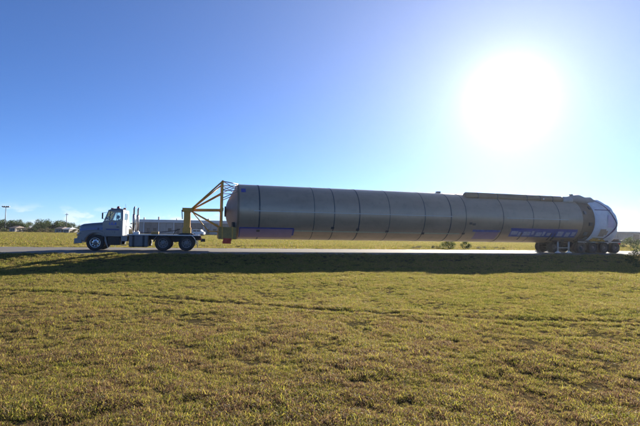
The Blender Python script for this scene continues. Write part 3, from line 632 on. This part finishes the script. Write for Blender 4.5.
# films and tapes low on the side
fm = K_(slab(MB(), 2.05, 5.66, 37.5, 66, RB+.012, RB+.02), 'violet_film', 'purple')
K_(slab(MB(), 2.03, 5.72, 34.5, 37.5, RB+.011, RB+.023), 'blue_tape', 'blue', fm)
K_(slab(MB(), 5.64, 5.76, 37.5, 56, RB+.011, RB+.023), 'blue_tape', 'blue', fm)
K_(slab(MB(), 2.03, 2.10, 37.5, 66, RB+.021, RB+.026), 'blue_tape', 'blue', fm)
K_(slab(MB(), 2.12, 2.42, -52, -41, RB+.001, RB+.012), 'blue_patch', 'blue')
fm = K_(slab(MB(), 19.9, 21.95, 35, 60, RB+.012, RB+.02), 'violet_film', 'purple')
K_(slab(MB(), 19.6, 22.05, 29.5, 35, RB+.011, RB+.022), 'blue_tape', 'bluefilm', fm)
fm = K_(slab(MB(), 23.0, 29.4, 27, 48, RB+.0115, RB+.02), 'blue_film', 'bluefilm')
K_(slab(MB(), 22.95, 29.35, 23.5, 27, RB+.0115, RB+.023), 'blue_tape', 'blue', fm)
for x0, x1, a0_, a1_ in ((23.1, 23.7, 31, 41), (23.78, 24.0, 33, 44), (24.22, 24.9, 32, 43), (25.0, 25.22, 30, 40), (25.45, 26.0, 33, 45), (26.08, 26.3, 31, 44), (26.5, 26.85, 34, 43), (27.5, 28.05, 30, 44), (28.3, 28.72, 32, 45), (28.9, 29.28, 31, 42)): K_(slab(MB(), x0, x1, a0_, a1_, RB+.021, RB+.026), 'pale_print', 'palefilm', fm)
for x_ in (24.1, 26.95, 27.3): K_(slab(MB(), x_-.05, x_+.05, 35, 60, RB+.021, RB+.028), 'dark_tab', 'seam', fm)
for x_, a_ in ((3.3, 40), (8.45, 30), (10.32, 33), (12.6, 36), (15.5, 40), (18.9, 38), (19.3, 12), (19.6, 14)): K_(slab(MB(), x_-.12, x_+.1, a_, a_+5, RB+.004, RB+.05), 'bracket', 'seam')
b = MB().box(17.42, 17.72, -.18, .12, ZC+RB-.04, ZC+RB+.14, .03); K_(b, 'top_fitting', 'domemat')
# raceway pod along the top
ca, sa = math.cos(R_(62)), math.sin(R_(62)); RY, RZ = -ca*(RB+.02), ZC+sa*(RB+.02)
def pod(x0, x1, r, n=18, ry=RY, rz=RZ): return MB().tube([(x0, ry, rz), (x0+.14, ry, rz), (x1-.14, ry, rz), (x1, ry, rz)], [r*.55, r, r, r*.8], n)
rw = K_(pod(19.3, 28.55, .30), 'raceway', 'bronze2')
for x_ in (20.4, 22.15, 24.92, 26.2, 27.43): K_(MB().lathe([(x_-.03, .29), (x_-.03, .312), (x_+.03, .312), (x_+.03, .29)], (0, RY, RZ), 'x', 20, False), 'raceway_band', 'seam', rw)
K_(MB().lathe([(-.02, .01), (-.02, .07), (.03, .06), (.04, .01)], (26.5, RY-.30, RZ-.02), 'y', 12), 'white_knob', 'whitepaint', rw)
K_(pod(28.5, 29.45, .33, 18, RY-.05, RZ-.05), 'grey_bottle', 'greyrod')
b = MB(); b.tube([(29.2, RY, RZ+.05), (29.6, RY, RZ+.13), (30.2, RY-.02, RZ+.14), (30.8, RY, RZ+.02), (31.4, RY, RZ+.02), (31.9, RY+.1, RZ-.08)], [.24, .32, .36, .31, .33, .22], 16)
for q in range(len(b.v)): b.v[q] = tuple(c+random.uniform(-.03, .03) for c in b.v[q])
K_(b, 'wrapped_duct', 'wrapgrey')
K_(MB().box(29.45, 29.68, RY-.1, RY+.12, RZ+.3, RZ+.52, .03), 'top_fitting', 'domemat')
# aft end
b = MB(); b.lathe([(29.74, RB-.005), (29.80, RB-.10), (31.05, RB-.10), (31.10, RB-.05)], (0, 0, ZC), 'x', 64); band = K_(b, 'aft_band', 'brownband')
for k, (x_, a_, w_) in enumerate(((30.0, -25, .22), (30.45, 5, .3), (30.2, 32, .35), (30.7, -40, .2), (30.6, 48, .25))): K_(slab(MB(), x_, x_+w_, a_, a_+9, RB-.10, RB-.02), 'equipment_box', ('domemat', 'seam')[k % 2], band)
b = MB(); prf = [(31.04, RB-.08), (31.08, RB+.02), (31.5, RB+.06), (32.1, RB+.06), (32.6, RB+.03), (32.95, RB-.09), (33.25, RB-.28), (33.44, RB-.52), (33.55, RB-.85), (33.60, RB-1.25), (33.62, .02)]
b.lathe(prf, (0, 0, ZC), 'x', 72)
def rc_(x_): return .62*max(0, (x_-32.5)/1.0)**1.6
for q in range(len(b.v)):
    x_, y_, z_ = b.v[q]; a = math.atan2(z_-ZC, y_); w_ = .025*math.sin(a*9+x_*3)+.02*math.sin(a*17-x_*5)
    k = 1+w_/RB*(1 if x_ > 31.1 else 0); lw = .5-.5*math.sin(a); k *= 1+lw*min(.45, max(0, rc_(x_))); b.v[q] = (x_, y_*k, ZC+(z_-ZC)*k)
cover = K_(b, 'aft_cover', 'wrap')
def rc(x_):
    for (xa, ra), (xb, rb) in zip(prf[:-1], prf[1:]):
        if xa <= x_ <= xb: return ra+(rb-ra)*(x_-xa)/(xb-xa)
    return .5
def rk(x_, deg): return 1+(.5+.5*math.sin(R_(deg)))*min(.45, max(0, rc_(x_)))
def ribbon(path, w_, name, mt, par):             # path of (s, angle) on the cover
    b = MB(); v = []
    for i, (x_, a_) in enumerate(path):
        for d in (-w_/2, w_/2):
            xx = min(x_+d, 33.45); r = rc(xx)*rk(xx, a_)+.075; a = R_(a_); v.append((xx, -math.cos(a)*r, ZC-math.sin(a)*r))
    b.add(v, [(2*i, 2*i+1, 2*i+3, 2*i+2) for i in range(len(path)-1)], True); o = K_(b, name, mt, par)
    md = o.modifiers.new('t', 'SOLIDIFY'); md.thickness = .012; return o
ribbon([(31.35+1.75*max(0, 1-abs((a-8)/78))**.75, a) for a in range(-85, 76, 5)], .12, 'strap', 'strap', cover)
ribbon([(31.2+.11*k, -20-k*1.2) for k in range(13)], .05, 'strap', 'strap', cover) if False else None
b = slab(MB(), 31.1, 32.7, -28.5, -26.8, RB+.05, RB+.085); K_(b, 'strap', 'strap', cover)
v = []; 
def patch_on(s0, s1, a0, a1, name, mt, lift=.05):
    b = MB(); v = []; n = 8
    for i in range(n+1):
        for j in range(n+1):
            x_ = s0+(s1-s0)*i/n; a = R_(a0+(a1-a0)*j/n); r = rc(x_)*rk(x_, math.degrees(a))+lift; v.append((x_, -math.cos(a)*r, ZC-math.sin(a)*r))
    b.add(v, [(i*(n+1)+j, i*(n+1)+j+1, (i+1)*(n+1)+j+1, (i+1)*(n+1)+j) for i in range(n) for j in range(n)], True); return K_(b, name, mt, cover)
patch_on(32.2, 32.85, -14, 16, 'pink_patch', 'pinkpatch')
patch_on(31.55, 32.15, 20, 40, 'brown_patch', 'tanpatch', .055)
patch_on(32.1, 32.4, 24, 36, 'brown_patch', 'tanpatch', .058)

# ------------------------------------------------------------------ rear dolly
SD = 30.5
dol = thing('rear_dolly', 'dark low multi axle dolly carrying the aft end of the rocket stage', 'transport dolly', Wp(SD, 0), TH)
SH4 = (-SD, 0, 0)
def D_(b, name, mt, par=dol): return b.build(name, M[mt], par, SH4)
for sd in (-1, 1):
    for ws in (27.95, 30.35, 31.55, 32.75, 33.95):
        wo_, wi_ = (.80, .50) if ws < 28 else (1.03, .72)
        wheel(dol, (ws-SD, sd*wo_, .475), .47, .27, .27, M['darkrim'], sd, True)
        wheel(dol, (ws-SD, sd*wi_, .475), .47, .27, .27, M['black'], sd, True)
    y0, y1 = sorted((sd*.12, sd*.34)); D_(MB().box(27.4, 34.6, y0-.0, y1, .66, .86, .02), 'side_beam', 'black')
    for x_ in (27.95, 29.05):
        jk = D_(MB().tube([(x_, sd*1.12, .12), (x_, sd*1.12, .95)], .07, 10), 'jack_leg', 'greyrod')
        D_(MB().lathe([(0, .02), (.0, .24), (.05, .22), (.11, .10), (.16, .08)], (x_, sd*1.12, .012), 'z', 16), 'jack_foot', 'whitepaint', jk)
        D_(MB().box(x_-.12, x_+.12, *sorted((sd*.33, sd*1.14)), .87, .97, .01), 'jack_arm', 'black', jk)
    D_(MB().box(28.0, 29.1, sd*1.12-.03, sd*1.12+.03, .40, .46, .01), 'jack_tie', 'greyrod')
    y0, y1 = sorted((sd*.75, sd*1.22))
    D_(MB().box(29.85, 34.5, y0, y1, .97, 1.06, .02), 'wheel_deck', 'black')
    D_(MB().box(29.9, 34.45, sd*1.2-.02, sd*1.2+.02, .90, .97), 'deck_rail', 'greyrod')
    D_(MB().box(27.4, 28.5, y0, y1, .97, 1.04, .02), 'wheel_deck', 'black')
    sad = D_(MB().prism([(31.15, 1.0), (32.75, 1.0), (32.45, 1.30), (31.4, 1.42)], *sorted((sd*.85, sd*1.22))), 'saddle', 'yellow')
    for x_ in (31.3, 31.75, 32.2): D_(MB().bar((x_, sd*1.26, 1.0), (x_+.1, sd*1.30, 1.30), .09), 'saddle_post', 'yellow', sad)
    D_(MB().bar((31.3, sd*1.32, 1.28), (32.4, sd*1.32, 1.24), .08), 'saddle_rail', 'olive', sad)
    D_(MB().box(34.55, 34.62, sd*.9-.16, sd*.9+.16, .72, .90, .015), 'tail_light', 'redlamp')
    D_(MB().box(32.9, 33.6, *sorted((sd*.9, sd*1.2)), 1.06, 1.38, .03), 'valve_box', ('black'))
    D_(MB().box(33.75, 34.3, *sorted((sd*.9, sd*1.18)), 1.06, 1.22, .03), 'valve_box', 'brownband')
    D_(MB().box(29.9, 30.6, *sorted((sd*.85, sd*1.2)), 1.06, 1.2, .03), 'valve_box', 'black')
    hz = MB(); hz.tube([(30.4, sd*1.2, 1.1), (30.9, sd*1.28, .92), (31.5, sd*1.26, 1.0), (32.4, sd*1.28, .9), (33.2, sd*1.22, 1.12)], .025, 6); D_(hz, 'hydraulic_hose', 'black')
for x_ in (27.45, 28.6, 30.0, 31.9, 33.4, 34.5): D_(MB().box(x_-.08, x_+.08, -.119, .119, .68, .84, .01), 'crossmember', 'black')
for x_ in (27.95, 30.35, 31.55, 32.75, 33.95): D_(MB().tube([(x_, -.9, .475), (x_, .9, .475)], .07, 8), 'axle', 'black')
for x_ in (28.5, 30.2, 32.1):                     # cradle pads under the barrel
    pts = [(math.sin(a)*(RB+.03), ZC-math.cos(a)*(RB+.03)) for a in np.linspace(-.58, .58, 13)]
    v = [(x_+dx, p, q) for dx in (-.15, .15) for p, q in pts]+[(x_+dx, p, .84) for dx in (-.15, .15) for p in (-1.0, 1.0)]
    n = 13; b = MB(); b.add(v, [tuple(range(n))+(2*n+1, 2*n), tuple(range(2*n-1, n-1, -1))+(2*n+2, 2*n+3)]+[(k, k+n, k+n+1, k+1) for k in range(n-1)]+[(0, 2*n, 2*n+2, n), (n-1, 2*n-1, 2*n+3, 2*n+1), (2*n, 2*n+1, 2*n+3, 2*n+2)]); D_(b, 'cradle', 'olive' if x_ > 31 else 'black')

# ------------------------------------------------------------------ plants
def crown_mesh(name, nl, leaf, seed, mt, lobes, w=1.0, squash=.5, zlo=.34):
    """many leaf faces spread through several lobes; unit height"""
    r = np.random.default_rng(seed); v, f, c = [], [], []
    L = []
    for k in range(lobes):
        a = r.uniform(0, 6.283); q = w*.5*math.sqrt(r.uniform())*.85; L.append((q*math.cos(a), q*math.sin(a), r.uniform(zlo, .80)-.25*q/w, r.uniform(.16, .27)))
    for i in range(nl):
        lx, ly, lz, lr = L[r.integers(lobes)]
        d = r.normal(size=3); d /= np.linalg.norm(d); q = lr*(r.uniform()**.42)*r.uniform(.85, 1.15)
        p = np.array([lx, ly, lz])+d*q*np.array([1.15, 1.15, .85])
        if p[2] < .03: p[2] = r.uniform(.03, .2)
        nrm = d+r.normal(size=3)*.7; nrm /= np.linalg.norm(nrm); t = np.cross(nrm, r.normal(size=3)); t /= np.linalg.norm(t); u = np.cross(nrm, t); s_ = leaf*r.uniform(.6, 1.4); o = len(v)
        v += [tuple(p-t*s_), tuple(p+u*s_*squash), tuple(p+t*s_), tuple(p-u*s_*squash)]; f.append((o, o+1, o+2, o+3)); c += [r.uniform()]*4
    me = bpy.data.meshes.new(name); me.from_pydata(v, [], f); me.materials.append(mt)
    at = me.attributes.new('rnd', 'FLOAT', 'POINT'); at.data.foreach_set('value', c); return me, L
def trunk_mesh(name, L, rad, zt=.35):
    b = MB(); b.tube([(0, 0, -.03), (.01, 0, zt*.5), (0, .01, zt)], [rad, rad*.8, rad*.6], 7)
    for lx, ly, lz, lr in L[:7]: b.tube([(0, 0, zt*.55), (lx*.5, ly*.5, (zt+lz)*.5), (lx, ly, lz)], [rad*.5, rad*.35, rad*.12], 5)
    me = bpy.data.meshes.new(name); me.from_pydata(b.v, [], b.f); me.polygons.foreach_set('use_smooth', b.sm); me.materials.append(M['bark']); return me
KT = []
for k in range(4):
    cm_, L = crown_mesh('crown', 2600, .030, 300+k, M['leafA' if k != 3 else 'leafB'], 12, (1.5, 1.1, 1.8, 1.7)[k]); KT.append((cm_, trunk_mesh('trunk', L, .03)))
KS = []
for k in range(3):
    cm_, L = crown_mesh('foliage', 1700, .045, 320+k, M['leafA' if k < 2 else 'leafB'], 13, (1.5, 1.3, 2.4)[k], .38, .16); KS.append((cm_, trunk_mesh('stem', L, .02)))
def plant(name, kit, loc, h, rz, label, cat, group, cn, tn, wx=1.):
    t = thing(name, label, cat, loc, rz, group); t.scale = (h*wx, h*wx, h)
    for nm, me in ((cn, kit[0]), (tn, kit[1])):
        o = bpy.data.objects.new(nm, me); COL.objects.link(o); o.parent = t
    return t
ORD = ['first', 'second', 'third', 'fourth', 'fifth', 'sixth', 'seventh', 'eighth', 'ninth', 'tenth', 'eleventh', 'twelfth', 'thirteenth', 'fourteenth']
TT = [(0, 217.5, 150, 0), (7, 220, 158, 2), (14, 221.5, 150, 1), (22, 218, 152, 0), (29, 221, 160, 2), (36, 221.2, 152, 0), (44, 219.6, 156, 1), (51, 218.4, 150, 2), (58, 219.6, 154, 0), (65, 221.6, 150, 2), (72, 223, 156, 0), (80, 224, 160, 1), (89, 225, 158, 2)]
for i, (px, py, Y, k) in enumerate(TT):
    p = at_depth(px, Y); hz_ = 226+(px)*.0171; h = (hz_-py)/F*Y*1.02+HC-p.z
    plant('tree', KT[k], p, h*1.08, i*1.7, 'rounded dark green tree, %s from the left edge in the far tree line' % ORD[i], 'tree', 'far trees left of the truck', 'crown', 'trunk', 1.15)
SC = [(4, 227.6, 140), (19, 227.2, 138), (26, 227.8, 142), (33, 227, 139), (40, 227.6, 141), (47, 227.2, 138), (53, 228, 142), (70, 227.6, 138), (77, 228.5, 141)]
for i, (px, py, Y) in enumerate(SC):
    p = at_depth(px, Y); hz_ = 226+px*.0171; h = (hz_-py)/F*Y+HC-p.z
    plant('scrub_bush', KS[2] if i % 3 else KS[0], p, max(h, .8)*1.1, i*2.3, 'low brownish scrub bush, %s from the left edge below the far trees' % ORD[i], 'bush', 'scrub below the far trees', 'foliage', 'stem', 1.2)
def on_ground(px, py):
    z = -.3
    for _ in range(6):
        p = ground_at(px, py, z); z = gzf(p.x, p.y)
    p.z = z; return p
def on_plane(px, off):
    d = ray(px, 245); t = (A0+off)/d.dot(NN); return Vector((d.x*t, d.y*t, 0))
for (px, py, h, k, wx, lab) in [(448.5, 6.2, 1.25, 0, .85, 'dark round shrub behind the road under the rocket stage, the larger of two'), (466, 6.3, 1.2, 1, .65, 'dark upright shrub behind the road under the rocket stage, right of the larger round one'),
                     (420, 6.0, .55, 2, 1.1, 'low olive scrub behind the road, leftmost under the rocket stage'), (433, 6.1, .62, 2, 1.0, 'low olive scrub behind the road beside the larger round shrub'), (484, 6.4, .6, 2, 1.2, 'low spreading brown scrub behind the road right of the dark shrubs'),
                     (498, 6.4, .55, 2, 1.2, 'low spreading brown scrub behind the road below the violet film'),
                     (631, 250, 1.85, 0, 1.1, 'green bush beyond the road in front of the grey shed'), (645, 249.6, 1.75, 1, 1.2, 'taller green bush beyond the road at the right edge of the view'), (622, 250, .6, 2, 1.0, 'low bush beyond the road just behind the dolly'),
                     (641, 267.5, 1.25, 0, .85, 'dark leafy shrub in the shadow on the near lawn at the right edge'), (631, 264, .55, 1, .9, 'small dark shrub in the shadow on the near lawn left of the leafy one')]:
    sp_ = (on_ground(px, py) if py > 200 else on_plane(px, py)); sp_.z = gzf(sp_.x, sp_.y)
    plant('shrub', KS[k], sp_, h, px*.7, lab, 'shrub', None, 'foliage', 'stem', wx)

# ------------------------------------------------------------------ far buildings, poles
def hpx(px, py, Y): return (231.5+(px-320)*.0171-py)/F*Y*1.005
# long grey building behind the truck
Yb = 150.
pa, pb_ = at_depth(135, Yb), at_depth(246, Yb)
blen = pb_.x-pa.x; bz = min(pa.z, pb_.z); bh = hpx(180, 219.6, Yb)+HC-bz
bld = thing('long_building', 'long low grey building with pale roof edge behind the truck', 'building', Vector((pa.x, Yb, bz)), 0)
MB().box(0, blen, .12, 18, -.3, bh-.9).build('wall', M['wallgrey'], bld)
b = MB(); b.prism([(-.4, bh-1.0), (blen+.4, bh-1.0), (blen+.4, bh-.02), (-.4, bh-.02)], -.45, 18.4); rf = b.build('roof', M['roofpale'], bld)
for px, w_, h_ in ((154, .5, 1.1), (172.5, .35, .6), (205, .6, .7), (139, .4, .8)):
    x_ = (at_depth(px, Yb).x-pa.x); MB().box(x_-w_/2, x_+w_/2, 4, 4.6, bh-.05, bh+h_, .05).build('roof_vent', M['wallgrey'], rf)
bay = 5.25; k = 0; x_ = (at_depth(144, Yb).x-pa.x)
while x_ < blen-.3:
    MB().box(x_-.16, x_+.16, -.25, .119, -.3, bh-1.0).build('pilaster', M['roofpale'], bld)
    x1 = min(x_+bay, blen)
    if x1-x_ > 2:
        wd = (x1-x_-.9)/2
        for q in range(2):
            xa = x_+.3+q*(wd+.15); MB().box(xa, xa+wd, -.02, .118, -.25, bh-1.15).build('wall_panel', M['walldark'] if k % 3 != 1 else M['wallgrey'], bld)
        if k % 2 == 0:
            MB().box(x_+1.0, x_+2.0, -.10, -.021, -.25, 2.05).build('door', M['doordark'], bld)
        f_ = MB().box(x_+3.2, x_+4.4, -.09, -.021, 1.1, 2.1).build('window', M['doordark'], bld)
    x_ += bay; k += 1
# grey shed at the right edge
Yr = 130.; p0 = at_depth(612, Yr); p1 = at_depth(668, Yr); shh = hpx(628, 231.2, Yr)+HC-p0.z; wl = p1.x-p0.x
shd = thing('metal_shed', 'grey corrugated metal shed at the right edge behind the aft end', 'shed', p0, 0)
MB().box(0, wl, .06, 12, -.3, shh-.25).build('wall', M['wallgrey'], shd)
b = MB().prism([(-.3, shh-.3), (wl+.3, shh-.3), (wl+.3, shh), (-.3, shh)], -.4, 12.3); b.build('roof', M['roofpale'], shd)
dx0, dx1 = at_depth(633.5, Yr).x-p0.x, at_depth(639.5, Yr).x-p0.x
x_ = .0; rb = MB()
while x_ < wl: rb.box(x_, x_+.14, .0, .058, -.3, shh-.3); x_ += .3
tag(rb.build('corrugation', M['wallgrey'], shd), kind='stuff')
MB().box(dx0, dx1, -.06, -.003, -.25, shh-.85).build('roller_door', M['doordark'], shd)
# small buildings and vehicles below the far trees
def house(px0, px1, py, Y, lab, wm, rm):
    a, c = at_depth(px0, Y), at_depth(px1, Y); w_ = c.x-a.x; h = hpx((px0+px1)/2, py, Y)+HC-a.z; t = thing('small_building', lab, 'building', a, 0)
    MB().box(0, w_, 0, 5, -.3, h*.68).build('wall', M[wm], t)
    b = MB(); b.add([(-.3, -.4, h*.66), (w_+.3, -.4, h*.66), (w_+.3, 5.4, h*.66), (-.3, 5.4, h*.66), (w_*.15, 2.5, h), (w_*.85, 2.5, h)], [(0, 1, 5, 4), (2, 3, 4, 5), (1, 2, 5), (3, 0, 4), (0, 3, 2, 1)]); b.build('roof', M[rm], t)
    MB().box(w_*.25, w_*.45, -.05, -.003, -.2, h*.5).build('door', M['doordark'], t); MB().box(w_*.6, w_*.85, -.05, -.003, h*.25, h*.5).build('window', M['doordark'], t)
house(9.5, 15, 225.4, 136, 'small cream building with brown roof below the far trees, nearest the left edge', 'brick', 'roofbrown')
house(55, 61.5, 226.2, 137, 'small pale building with brown roof below the far trees, left of its grey roofed neighbour', 'brick', 'roofbrown')
house(63, 69, 227.0, 137, 'small pale building with grey roof below the far trees, nearest the truck', 'brick', 'roofpale')
# white van far behind the truck's rear end
pv = at_depth(199, 120); van = thing('parked_van', 'small white parked van in front of the long building behind the truck', 'van', pv, 0)
b = MB().prism([(-1.6, .35), (1.45, .35), (1.6, .5), (1.6, 1.1), (1.1, 1.25), (.7, 1.75), (-1.55, 1.8), (-1.65, 1.6)], -.85, .85); b.build('body', M['whitepaint'], van)
for x_ in (-1.05, 1.0):
    for y_ in (-.8, .8): b = MB(); b.lathe([(-.1, .1), (-.1, .3), (-.07, .33), (.07, .33), (.1, .3), (.1, .1)], (x_, y_, .33), 'y', 16); b.build('wheel', M['rubber'], van)
for x0, x1 in ((-1.4, -.5), (-.4, .55)): MB().box(x0, x1, -.862, -.852, 1.2, 1.62).build('side_window', M['doordark'], van)
# light poles
def lamp(px, ytop, Y, lab, heads):
    p = at_depth(px, Y); h = hpx(px, ytop, Y)+HC-p.z; t = thing('light_pole', lab, 'light pole', p, 0)
    MB().tube([(0, 0, -.2), (0, 0, h*.5), (0, 0, h-.15)], [.16, .13, .09], 8).build('pole', M['pole'], t)
    if heads:
        MB().box(-1.1, 1.1, -.06, .06, h-.2, h-.06).build('cross_arm', M['pole'], t)
        for x_ in (-1.0, -.35, .35, 1.0): MB().box(x_-.26, x_+.26, -.3, .3, h-.06, h+.28, .04).build('lamp_head', M['pole'], t)
    else:
        MB().box(-.5, .5, -.05, .05, h-.75, h-.63).build('cross_arm', M['bark'], t)
        for x_ in (-.4, .4): MB().tube([(x_, 0, h-.64), (x_, 0, h-.45)], .05, 6).build('insulator', M['pole'], t)
lamp(5, 206.5, 145, 'tall light pole with a bar of lamp heads near the left edge', True)
lamp(66.3, 212.3, 148, 'plain thin utility pole among the far trees near the truck', False)

# ------------------------------------------------------------------ scattering volume added to lift and warm the shadows like lens veiling glare
VEIL_DENSITY = .00015
hb_ = MB().box(-11500, 11500, -11500, 11500, -2.5, 13.0).build('veil_volume', None); tag(hb_, kind='stuff')
hm = bpy.data.materials.new('glare_veil'); hm.use_nodes = True; t = hm.node_tree; t.nodes.clear()
pv_ = N(t, 'ShaderNodeVolumePrincipled', i_Density=VEIL_DENSITY, i_Anisotropy=.65); pv_.inputs['Color'].default_value = (.95, .95, .95, 1)
ho = N(t, 'ShaderNodeOutputMaterial'); t.links.new(pv_.outputs[0], ho.inputs['Volume']); hb_.data.materials.append(hm)
